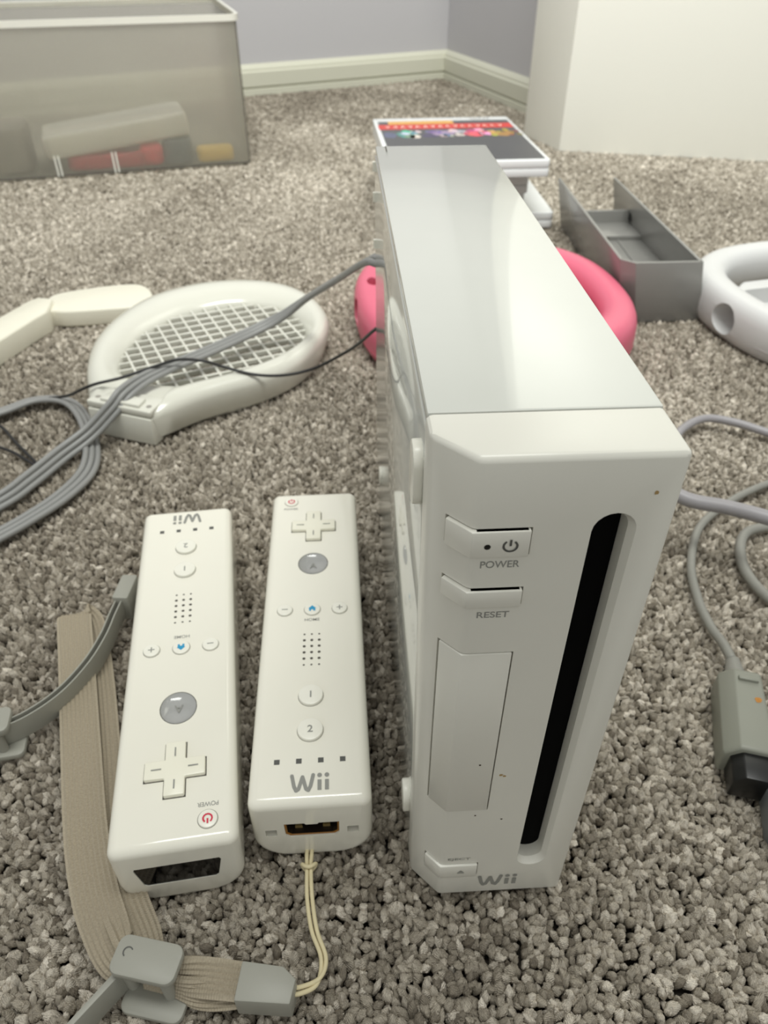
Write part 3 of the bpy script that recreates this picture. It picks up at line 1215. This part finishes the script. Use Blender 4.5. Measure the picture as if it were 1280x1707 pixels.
# base plate on the handle end with a lip and two screw wells
e0, e1 = np.array(outer[0]), np.array(outer[-1])
ed = (e1 - e0) / np.linalg.norm(e1 - e0)
en = np.array([ed[1], -ed[0]])
if en @ (ctr - e0) > 0:
    en = -en
def bp(u, v):
    q = e0 + ed * u + en * v
    return (q[0], q[1])
Lb = np.linalg.norm(e1 - e0)
b = bmesh.new()
prism(b, [bp(0.3, 2.2), bp(Lb - 0.3, 2.2), bp(Lb - 0.3, -6), bp(0.3, -6)], -1.0, 15.4)
bev(b, 0.8, 2)
finish('end_cap', b, RACK, rk, 35)
b = bmesh.new()
prism(b, [bp(0.0, 1.4), bp(Lb, 1.4), bp(Lb - 1, -15), bp(1, -15)], 16.0, 19.8)
bev(b, 1.0, 2)
finish('base_block', b, RACK, rk, 35)
b = bmesh.new()
prism(b, [bp(8, -0.5), bp(Lb - 8, -0.5), bp(Lb - 9, -9), bp(9, -9)], 18.5, 21.6)
bev(b, 0.8, 2)
finish('release_tab', b, RACK, rk, 35)
for u in (4.2, Lb - 4.2):
    q = bp(u, -4)
    b = bmesh.new()
    prism(b, circ(q[0], q[1], 1.5, 16), 19.0, 19.95)
    finish('screw_well', b, mat('well_grey', (150, 146, 138), 0.6, 0.05), rk)

# ------------------------------------------------------------------ golf club attachment
gc = thing('club_attachment', 'ivory golf club attachment lying behind the racket at the left edge', 'toy club')
b = bmesh.new()
hd = spline([(-229, 421), (-226, 438), (-200, 449.5), (-178, 454.5), (-165, 451.5), (-156, 438), (-154.5, 424), (-163, 413), (-185, 409), (-209, 406.5), (-219, 408), (-224, 409)], 5, True)
prism(b, [tuple(q[:2]) for q in hd], -1.5, 11)
bev(b, 1.8, 3, None, 45)
finish('club_head', b, CLUB, gc, 45)
b = bmesh.new()
prism(b, [(-238.5, 417.5), (-233, 424.5), (-222, 421), (-219.5, 399), (-224.5, 388), (-261, 288), (-288, 294)], -1.5, 14.5)
bev(b, 1.6, 3)
finish('club_handle', b, CLUB, gc, 35)

# ------------------------------------------------------------------ cables on the left
def ribbon_cable(name, label, cps, r, m, n_cores=3, n=10):
    t = thing(name, label, 'cable')
    P = spline([c[0] for c in cps], n)
    tw = spline([(c[1], 0, 0) for c in cps], n)
    for k in range(n_cores):
        off = (k - (n_cores - 1) / 2) * 2 * r * 0.98
        Q = []
        for i, p in enumerate(P):
            tt = P[min(i + 1, len(P) - 1)] - P[max(i - 1, 0)]
            tt /= np.linalg.norm(tt)
            s = np.cross(tt, (0, 0, 1.0))
            s /= np.linalg.norm(s) + 1e-9
            u = np.cross(s, tt)
            a = math.radians(tw[i][0])
            Q.append(p + (s * math.cos(a) + u * math.sin(a)) * off)
        b = bmesh.new()
        tube(b, Q, r, 10)
        finish('cable_core', b, m, t, 180)
    return t


ribbon_cable('ribbon_cable', 'grey three-core flat cable running from the console over the racket and coiling left',
             [((12, 217, 106), 20), ((4, 221, 108), 20), ((-1, 228, 107.9), 20), ((-16.0, 285, 77.5), 25), ((-34.4, 325, 51.2), 22), ((-52.3, 337, 34.3), 14), ((-70, 333, 27), 6), ((-87.0, 318, 25.5), 5), ((-102.7, 302, 25.5), 6), ((-116.5, 289.7, 25.2), 10),
              ((-127.8, 276.7, 25), 20), ((-135.5, 264, 24), 40), ((-141.6, 256.5, 19), 60), ((-153.7, 246.5, 10), 60), ((-166, 232, 6), 55), ((-175.9, 212, 5), 45), ((-186, 196, 4), 30), ((-215, 165, 3), 0), ((-260, 160, 3), 0),
              ((-290, 210, 3), 0), ((-265, 262, 3), 0), ((-220, 281, 3), 10), ((-200, 296, 3), 15), ((-181, 294, 3), 20), ((-166, 275, 3), 30), ((-154.5, 247, 2.5), 30), ((-150.5, 222, 2.5), 15), ((-157, 200, 3), 5), ((-169, 182, 3), 0), ((-181, 168, 3), 0), ((-215, 130, 3), 0), ((-260, 105, 3), 0)], 1.6, GREYC)
sb = thing('black_wire', 'thin black wire draped over the racket from the console to the left edge', 'cable')
b = bmesh.new()
tube(b, spline([(9, 217, 80), (1.5, 222, 78), (-6.7, 250, 57.1), (-14.6, 268, 42.6), (-32.2, 284, 25.5), (-49.7, 285, 21), (-67.1, 287, 20.8), (-84.0, 289, 25), (-95, 287.5, 30), (-108.7, 289.2, 30.5), (-120, 287.5, 28.5), (-139.5, 280, 25.2), (-154, 276.5, 23.4), (-163.5, 279, 19), (-177, 290, 9), (-194.2, 297.4, 3), (-207, 296, 2), (-217, 285, 2), (-222, 278, 2), (-224, 272, 2), (-213, 271.5, 1.6), (-195, 250, 1.6), (-176, 227.5, 1.6), (-173.5, 224.5, 1.6), (-176, 226, 1.6), (-187, 236, 1.6), (-204, 248, 1.6), (-250, 270, 1.6)], 8), 0.85, 8)
finish('wire', b, BLKC, sb, 180)

# ------------------------------------------------------------------ steering wheels
def make_wheel(name, label, loc, rotz, m):
    t = thing(name, label, 'toy wheel', loc, (0, 0, rotz))
    b = bmesh.new()
    N, K = 72, 24
    rows = []
    for i in range(N):
        a = 2 * math.pi * i / N
        row = []
        for k in range(K):
            c = 2 * math.pi * k / K
            sx = math.copysign(abs(math.cos(c)) ** 0.75, math.cos(c))
            sz = math.copysign(abs(math.sin(c)) ** 0.75, math.sin(c))
            r = (82 + 12 * sx) * (1 + 0.07 * math.sin(2 * a) ** 2)
            row.append(b.verts.new((r * math.cos(a), 1.04 * r * math.sin(a), 15 + 16.5 * sz)))
        rows.append(row)
    for i in range(N):
        p, q = rows[i], rows[(i + 1) % N]
        for k in range(K):
            b.faces.new((p[k], p[(k + 1) % K], q[(k + 1) % K], q[k]))
    rim = finish('rim', b, m, t, 60)
    # slot mouths at both ends of the remote bay
    for sgn in (-1, 1):
        cut = bmesh.new()
        P = circ(0.0, 15.0, 9.0, 28, 7.5)
        a_ = [cut.verts.new((sgn * 78, y, z)) for y, z in P]
        c_ = [cut.verts.new((sgn * 110, y * 1.7, 15 + (z - 15) * 1.9)) for y, z in P]
        cut.faces.new(a_)
        cut.faces.new(c_[::-1])
        for i in range(len(P)):
            cut.faces.new((a_[i], c_[i], c_[(i + 1) % len(P)], a_[(i + 1) % len(P)]))
        boolean(rim, cut)
    if m is PINK:
        cut = bmesh.new()
        prism(cut, circ(-80, 17, 4.0, 20, 7), 19, 50)
        boolean(rim, cut)
    b = bmesh.new()
    prism(b, [(-66, -30), (-48, -44), (48, -44), (66, -30), (66, 30), (48, 44), (-48, 44), (-66, 30)], 0, 21)
    bev(b, 3.0, 3)
    hub = finish('hub', b, m, t, 35)
    cut = bmesh.new()
    prism(cut, rrect(0, 0, 122, 56, 6), 9, 30)
    boolean(hub, cut)
    b = bmesh.new()
    prism(b, rrect(0, -4, 118, 30, 5), 8.5, 15)
    bev(b, 1.5, 2, None, 50)
    finish('cradle', b, m, t, 35)
    # moulding seam round the outside
    b = bmesh.new()
    def seam_pt(k):
        a = 2 * math.pi * k / 72
        r = 93.9 * (1 + 0.07 * math.sin(2 * a) ** 2)
        return (r * math.cos(a), 1.04 * r * math.sin(a), 9)
    P = [seam_pt(k) for k in range(4, 33)]
    P2 = [seam_pt(k) for k in range(40, 69)]
    for q in (P, P2):
        tube(b, [(x * 0.9975, y * 0.9975, z) for x, y, z in q], 0.3, 6)
    finish('seam_line', b, mat('seam_grey', (170, 166, 164), 0.6, 0.02) if m is WHEELW else mat('seam_pink', (205, 95, 118), 0.6, 0.02), rim)
    return t


make_wheel('steering_wheel', 'pink toy steering wheel lying flat behind the console', (87, 388, -1.0), math.radians(4), PINK)
make_wheel('steering_wheel', 'white toy steering wheel lying flat at the right edge', (331, 380, -1.0), math.radians(12), WHEELW).scale = (0.97, 0.97, 0.97)

# ------------------------------------------------------------------ grey console stand
st = thing('console_stand', 'grey plastic console stand, an open tray behind the pink wheel', 'console stand')
SH = (-8.5, 0)
def leaning(nm, poly, z0, z1, bevel=0.4):
    b = bmesh.new()
    k0, k1 = z0 / 42, z1 / 42
    prism(b, [(x + SH[0] * k0, y) for x, y in poly], z0, z1, (SH[0] * (k1 - k0), 0))
    if bevel:
        bev(b, bevel, 2)
    return finish(nm, b, TRAY, st, 35)
leaning('front_wall', [(194.5, 391.5), (242, 391.5), (242, 394), (195.6, 394), (187.4, 401.5), (186, 399.5)], -1.5, 42)
leaning('side_wall', [(186, 399.5), (188.4, 399.5), (194.4, 604), (192, 604)], -1.5, 42)
leaning('side_wall', [(239.6, 392), (242, 392), (245, 603), (242.6, 603)], -1.5, 42)
leaning('tray_floor', [(188, 397), (242, 393), (245, 560), (193, 560)], 10, 13.5)
leaning('back_wall', [(193, 556), (245, 556), (245, 559), (193, 559)], 0, 27)
leaning('tray_ledge', [(189, 520), (244, 520), (244.5, 557), (193, 557)], 13, 17)
leaning('tray_rib', [(214, 400), (215.5, 400), (222, 520), (220.5, 520)], 13.2, 14.4, 0)
b = bmesh.new()
box(b, 236.5, 238.0, 548, 554, 20, 27)
finish('slot_hole', b, BLACK, st)
for x in (200, 228):
    b = bmesh.new()
    box(b, x - 4.5, x + 4.5, 404, 406, 13.3, 13.8)
    finish('floor_slot', b, GAP, st)
b = bmesh.new()
box(b, 196, 210, 517.5, 519.9, 13.4, 16.8)
finish('floor_slot', b, GAP, st)

# ------------------------------------------------------------------ game cases
def game_case(label, cx, cy, z0, rotz, m, W=71, L=90):
    t = thing('game_case', label, 'game case', (cx, cy, z0), (0, 0, rotz), group=None)
    H = 14
    b = bmesh.new()
    prism(b, rrect(0, 0, 2 * W, 2 * L, 3), 0, H * 0.5 - 0.15)
    bev(b, 0.8, 2, None, 50)
    finish('case_tray', b, m, t, 35)
    b = bmesh.new()
    prism(b, rrect(0, 0, 2 * W, 2 * L, 3), H * 0.5 + 0.15, H)
    bev(b, 0.8, 2, None, 50)
    lid = finish('case_lid', b, m, t, 35)
    b = bmesh.new()
    prism(b, rrect(0, 0, 2 * W - 1.6, 2 * L - 1.6, 2), H * 0.4, H * 0.6)
    finish('case_seam', b, mat('seam_shadow', (150, 152, 152), 0.6, 0.05), t)
    return t, lid, W, L, H


game_case('white game case at the bottom of the stack behind the console', 112, 690, -1, 0.0, CASEW)
t_, lid_, W_, L_, H_ = game_case('translucent grey game case second from bottom of the stack', 97, 690, 13.2, 0.02, mat('case_grey', (214, 213, 210), 0.25, 0.04), 58, 80)
game_case('translucent grey game case third from bottom of the stack', 98, 688, 27.4, 0.035, MATS['case_grey'], 58, 80)
t_, lid_, W_, L_, H_ = game_case('white game case with dark cover and red title band on top of the stack', 96, 672.5, 41.8, 0.03, CASEW)
t_.location.z = 0.0482
COVER = mat('cover_charcoal', (80, 80, 82), 0.35, 0.12, nscale=30)
b = bmesh.new()
box(b, -W_ + 4, W_ - 3.5, -L_ + 4, L_ - 16, H_ - 0.3, H_ + 0.15)
cv = finish('cover_sheet', b, COVER, lid_)
tag(cv, 'charcoal printed cover')
def strip(nm, x0, x1, y0, y1, m, dz=0.2):
    b = bmesh.new()
    box(b, x0, x1, y0, y1, H_ + 0.1, H_ + dz)
    return finish(nm, b, m, lid_)
strip('cover_strip', -W_ + 14, 10, L_ - 30, L_ - 16, mat('cover_orange', (206, 158, 84), 0.4, 0.2, nscale=200), 0.24)
strip('title_band', -W_ + 3, W_ - 4, L_ - 52, L_ - 31, mat('cover_red', (196, 62, 56), 0.4, 0.12, nscale=120), 0.24)
for i in range(16):
    x = -W_ + 12 + i * 7.6
    s = Shape2D()
    h = random.uniform(6, 9)
    s.stroke([(-1.6, -h / 2), (random.uniform(-1, 1), h / 2), (1.6, -h / 2)] if i % 3 else [(-1.5, h / 2), (0, -h / 2), (1.7, h / 2)], 0.9)
    decal('title_mark', s.V, s.F, (x, L_ - 41.5, H_ + 0.24), (1, 0, 0), (0, 1, 0), mat('cover_pale', (236, 214, 200), 0.4, 0.05), lid_, 0.05)
for x, y, rx, ry, c in ((-42, L_ - 74, 13, 15, (84, 138, 130)), (-8, L_ - 70, 14, 12, (150, 130, 158)), (24, L_ - 73, 14, 14, (188, 84, 104)), (50, L_ - 76, 12, 13, (160, 122, 70)), (-20, L_ - 80, 10, 9, (80, 74, 98)), (8, L_ - 66, 10, 6, (170, 168, 178)), (-60, L_ - 76, 7, 14, (92, 96, 120))):
    k = 18
    pts = [(rx * random.uniform(0.7, 1.1) * math.cos(2 * math.pi * i / k), ry * random.uniform(0.7, 1.1) * math.sin(2 * math.pi * i / k)) for i in range(k)]
    decal('cover_patch', pts, [tuple(range(k))], (x, y, H_ + 0.16), (1, 0, 0), (0, 1, 0), mat('cover_%d_%d_%d' % c, c, 0.4, 0.3, nscale=150), lid_, 0.03 + 0.01 * random.random())
prng = random.Random(5)
for x0, c in ((-44, (96, 150, 140)), (-38, (190, 196, 190)), (-14, (120, 108, 128)), (0, (178, 172, 176)), (20, (206, 92, 112)), (30, (226, 170, 176)), (48, (186, 146, 84)), (58, (120, 104, 70))):
    for q in range(5):
        c2 = tuple(max(30, min(235, v + prng.randint(-26, 26))) for v in c)
        k = 12
        r = prng.uniform(2.5, 6)
        pts = [(r * prng.uniform(0.6, 1.2) * math.cos(2 * math.pi * i / k), 1.5 * r * prng.uniform(0.6, 1.2) * math.sin(2 * math.pi * i / k)) for i in range(k)]
        decal('cover_patch', pts, [tuple(range(k))], (x0 + prng.uniform(-9, 9), L_ - 72 + prng.uniform(-13, 11), H_ + 0.16), (1, 0, 0), (0, 1, 0), mat('cover_%d_%d_%d' % c2, c2, 0.4, 0.3, nscale=150), lid_, 0.05 + 0.01 * q)
V, F = wii_logo(20, 7.5)
decal('case_logo', V, F, (40, L_ - 8, H_), (1, 0, 0), (0, 1, 0), PRINT, lid_, 0.08)

# ------------------------------------------------------------------ frosted storage box and what is in it
sx_ = thing('storage_box', 'large frosted translucent plastic storage box by the back wall', 'storage box', (-117, 849, 0), (0, 0, math.atan2(63, 271)))
LB, DB, HB = 430, 225, 147
b = bmesh.new()
th = 2.2
o_ = rrect(-LB / 2, DB / 2, LB, DB, 12)
i_ = rrect(-LB / 2, DB / 2, LB - 2 * th, DB - 2 * th, 10)
def ring_wall(b, O, I, z0, z1):
    vo0 = [b.verts.new((x, y, z0)) for x, y in O]
    vo1 = [b.verts.new((x, y, z1)) for x, y in O]
    vi0 = [b.verts.new((x, y, z0 + 2)) for x, y in I]
    vi1 = [b.verts.new((x, y, z1)) for x, y in I]
    n = len(O)
    for k in range(n):
        j = (k + 1) % n
        b.faces.new((vo0[k], vo0[j], vo1[j], vo1[k]))
        b.faces.new((vi0[j], vi0[k], vi1[k], vi1[j]))
        b.faces.new((vo1[k], vo1[j], vi1[j], vi1[k]))
    b.faces.new(vo0[::-1])
    b.faces.new(vi0)
ring_wall(b, o_, i_, 0, HB - 1)
finish('box_body', b, FROST, sx_, 40)
b = bmesh.new()
lo_, li_ = rrect(-LB / 2, DB / 2, LB + 5, DB + 5, 14), rrect(-LB / 2, DB / 2, LB - 2, DB - 2, 11)
rowz = [(lo_, HB - 6), (lo_, HB), (li_, HB), (li_, HB - 6)]
rv = [[b.verts.new((x, y, z)) for x, y in L_] for L_, z in rowz]
for k in range(len(lo_)):
    j = (k + 1) % len(lo_)
    for q in range(4):
        b.faces.new((rv[q][k], rv[q][j], rv[(q + 1) % 4][j], rv[(q + 1) % 4][k]))
finish('box_lip', b, mat('lip_white', (222, 220, 210), 0.35, 0.02), sx_, 40)
for x in (-216, -212, -155, -151):
    b = bmesh.new()
    box(b, x - 0.8, x + 0.8, -0.9, 0.2, 1, 22)
    finish('mould_rib', b, mat('rib_white', (225, 224, 215), 0.4, 0.02), sx_)


def in_box(u, v):
    a = math.atan2(63, 271)
    return (-117 + u * math.cos(a) - v * math.sin(a), 849 + u * math.sin(a) + v * math.cos(a))


a_box = math.atan2(63, 271)
cx, cy = in_box(-146, 43)
bm = bmesh.new()
prism(bm, rrect(0, 0, 160, 74, 9), 0, 24)
bev(bm, 4, 3, None, 50)
o = finish('sensor_dock', bm, REMW, None, 40)
o.location = (cx * MM, cy * MM, 0.024)
o.rotation_euler = (0.0, math.radians(-6), a_box + math.radians(3))
tag(o, 'white rounded plastic dock seen blurred inside the frosted box', 'dock')
def blurred(nm, label, cat, u, v, z, w, l, h, m, r=4):
    x, y = in_box(u, v)
    bm = bmesh.new()
    prism(bm, rrect(0, 0, w, l, min(w, l) * 0.3), 0, h)
    bev(bm, r, 3, None, 50)
    o = finish(nm, bm, m, None, 40)
    o.location = (x * MM, y * MM, z * MM)
    o.rotation_euler = (0, 0, a_box)
    return tag(o, label, cat)
REDP = mat('toy_red', (178, 40, 48), 0.4, 0.1)
blurred('red_controller', 'dark red controller lying under the white dock inside the frosted box', 'controller', -160, 24, 3, 90, 38, 16, REDP)
blurred('red_ball', 'bright red rounded toy inside the frosted box', 'toy', -112, 18, 3, 26, 26, 22, mat('toy_bright_red', (214, 60, 66), 0.4, 0.1), 6)
blurred('grey_adapter', 'dark grey adapter beside the red toy inside the frosted box', 'adapter', -82, 22, 3, 34, 34, 26, mat('toy_slate', (92, 104, 106), 0.4, 0.1))
blurred('yellow_toy', 'yellow toy at the right end inside the frosted box', 'toy', -40, 17, 3, 42, 24, 15, mat('toy_yellow', (222, 186, 84), 0.4, 0.1))
blurred('grey_case', 'grey case on the left inside the frosted box', 'case', -262, 45, 3, 40, 70, 46, mat('toy_grey', (140, 134, 122), 0.5, 0.1))
# ------------------------------------------------------------------ cords and plugs on the right
def cord(name, label, pts, r, m, flat=1.0):
    t = thing(name, label, 'cable')
    b = bmesh.new()
    tube(b, spline(pts, 10), r, 12, True, flat)
    finish('cord', b, m, t, 180)
    return t


pc = cord('controller_cable', 'light grey controller cord ending in a plug with black tip, right of the console', [(127.6, 76, 7.5), (128.8, 86, 5.5), (129, 97, 3.2), (130.3, 113, 2.6), (135.5, 134, 2.6), (148.5, 158, 2.6), (167, 174, 2.6), (185, 185, 2.6), (205, 193, 2.6), (240, 200, 2.6)], 1.9, GREYW)
ax = np.array([115.0, 33.0]) - np.array([125.5, 65.0])
ax /= np.linalg.norm(ax)
pn = np.array([-ax[1], ax[0]])     # to the right, seen from the camera
if pn[0] < 0:
    pn = -pn


def plug_body(nm, o2, sects, m, parent):
    """Loft of octagonal sections: (distance along axis, half width, z0, z1, chamfer)."""
    b = bmesh.new()
    rows = []
    for d, hw, z0, z1, c in sects:
        P = [(-hw, z0), (hw, z0), (hw, z1 - c * 0.25), (hw - c * 0.25, z1), (-hw + c, z1), (-hw, z1 - c)]
        rows.append([b.verts.new((*(o2 + ax * d + pn * u), z)) for u, z in P])
    n = len(rows[0])
    for p, q in zip(rows[:-1], rows[1:]):
        for k in range(n):
            b.faces.new((p[k], p[(k + 1) % n], q[(k + 1) % n], q[k]))
    b.faces.new(rows[0][::-1])
    b.faces.new(rows[-1])
    bev(b, 0.5, 2, None, 25)
    return finish(nm, b, m, parent, 35)


o2 = np.array([124.8, 65.8])
plug_body('plug_body', o2, [(-1, 6.6, 0.0, 13.2, 3.5), (0.5, 7.0, -0.5, 14.2, 4.5), (33, 7.9, -0.5, 14.2, 4.5), (34.2, 7.4, 0, 13.6, 4.2)], PLUGG, pc)
plug_body('plug_tip', o2 + pn * 0.5, [(33.5, 5.9, 0.5, 12.2, 3.2), (43.5, 5.7, 0.5, 11.6, 3.2)], BLACK, pc)
b = bmesh.new()
P = [(*(o2 + ax * d + pn * u), 14.2) for d, u in ((3.2, -1.6), (3.2, 5.2), (5.0, 5.2), (5.0, -1.6))]
prism(b, [q[:2] for q in P], 13.5, 15.4)
bev(b, 0.4, 2)
finish('plug_ridge', b, PLUGG, pc, 35)
k = 10
pts = [(1.3 * random.uniform(0.7, 1.1) * math.cos(2 * math.pi * i / k), 1.5 * random.uniform(0.7, 1.1) * math.sin(2 * math.pi * i / k)) for i in range(k)]
q = o2 + ax * 12.5 + pn * 4.2
decal('rust_stain', pts, [tuple(range(k))], (q[0], q[1], 14.25), (1, 0, 0), (0, 1, 0), mat('rust', (176, 118, 40), 0.6, 0.25, nscale=900), pc, 0.05)
for i in range(3):
    d = -2.2 - i * 2.6
    q = o2 + ax * d
    b = bmesh.new()
    for s_ in (-1, 1):
        pa, pb = q + pn * s_ * 1.2, q + pn * s_ * (4.3 - 0.45 * i)
        tube(b, [(*pa, 9.9 - i * 0.5), (*pb, 7.0 - i * 0.5)], 0.55, 6)
    finish('relief_groove', b, GAP, pc, 60)
b = bmesh.new()
tube(b, [(*(o2 + ax * d), z) for d, z in ((-11, 6.5), (-7, 6.8), (-3, 7.0), (0, 7.0))], [2.6, 3.2, 4.0, 4.6], 14)
finish('strain_relief', b, GREYW, pc, 60)

cord('power_cable', 'thick lilac-grey cord leading from behind the console to the right edge', [(70, 224, 60), (95, 196, 45), (120, 163, 32), (132, 150, 27.6), (147, 140, 29.5), (160, 130, 31), (190, 112, 30), (230, 95, 20)], 3.2, LILAC)
cord('grey_cable', 'grey cord arching over the carpet beside the console top, farthest right cord', [(60, 222, 30), (110, 205, 8), (150, 216, 5), (170, 239, 5), (187, 249, 5.5), (203, 244.5, 5), (221, 232, 4), (260, 205, 3)], 2.3, LILAC)
cord('grey_cable', 'grey cord bent in a tight loop under the thick cord at the right edge', [(260, 165, 2.8), (205, 160, 2.8), (184, 157.5, 2.8), (170, 154, 2.8), (161.5, 142.5, 2.8), (157.5, 126, 2.8), (161, 109, 2.8), (172, 92, 2.8), (200, 60, 2.8)], 2.3, GREYW)
pl2 = thing('controller_plug', 'slate grey plug cut off by the right edge beside the black-tipped plug', 'plug')
plug_body('plug_body', np.array([127.4, 33.5]), [(-6, 6.2, 0, 12, 4), (-4, 7.2, -0.5, 13, 4.5), (26, 7.6, -0.5, 13, 4.5), (29, 6.4, 0.5, 11, 4)], PLUGB, pl2)
plug_body('plug_tip', np.array([127.4, 33.5]), [(28, 4.6, 1, 9.5, 2.5), (36, 4.4, 1, 9, 2.5)], BLACK, pl2)
bpy.context.view_layer.update()
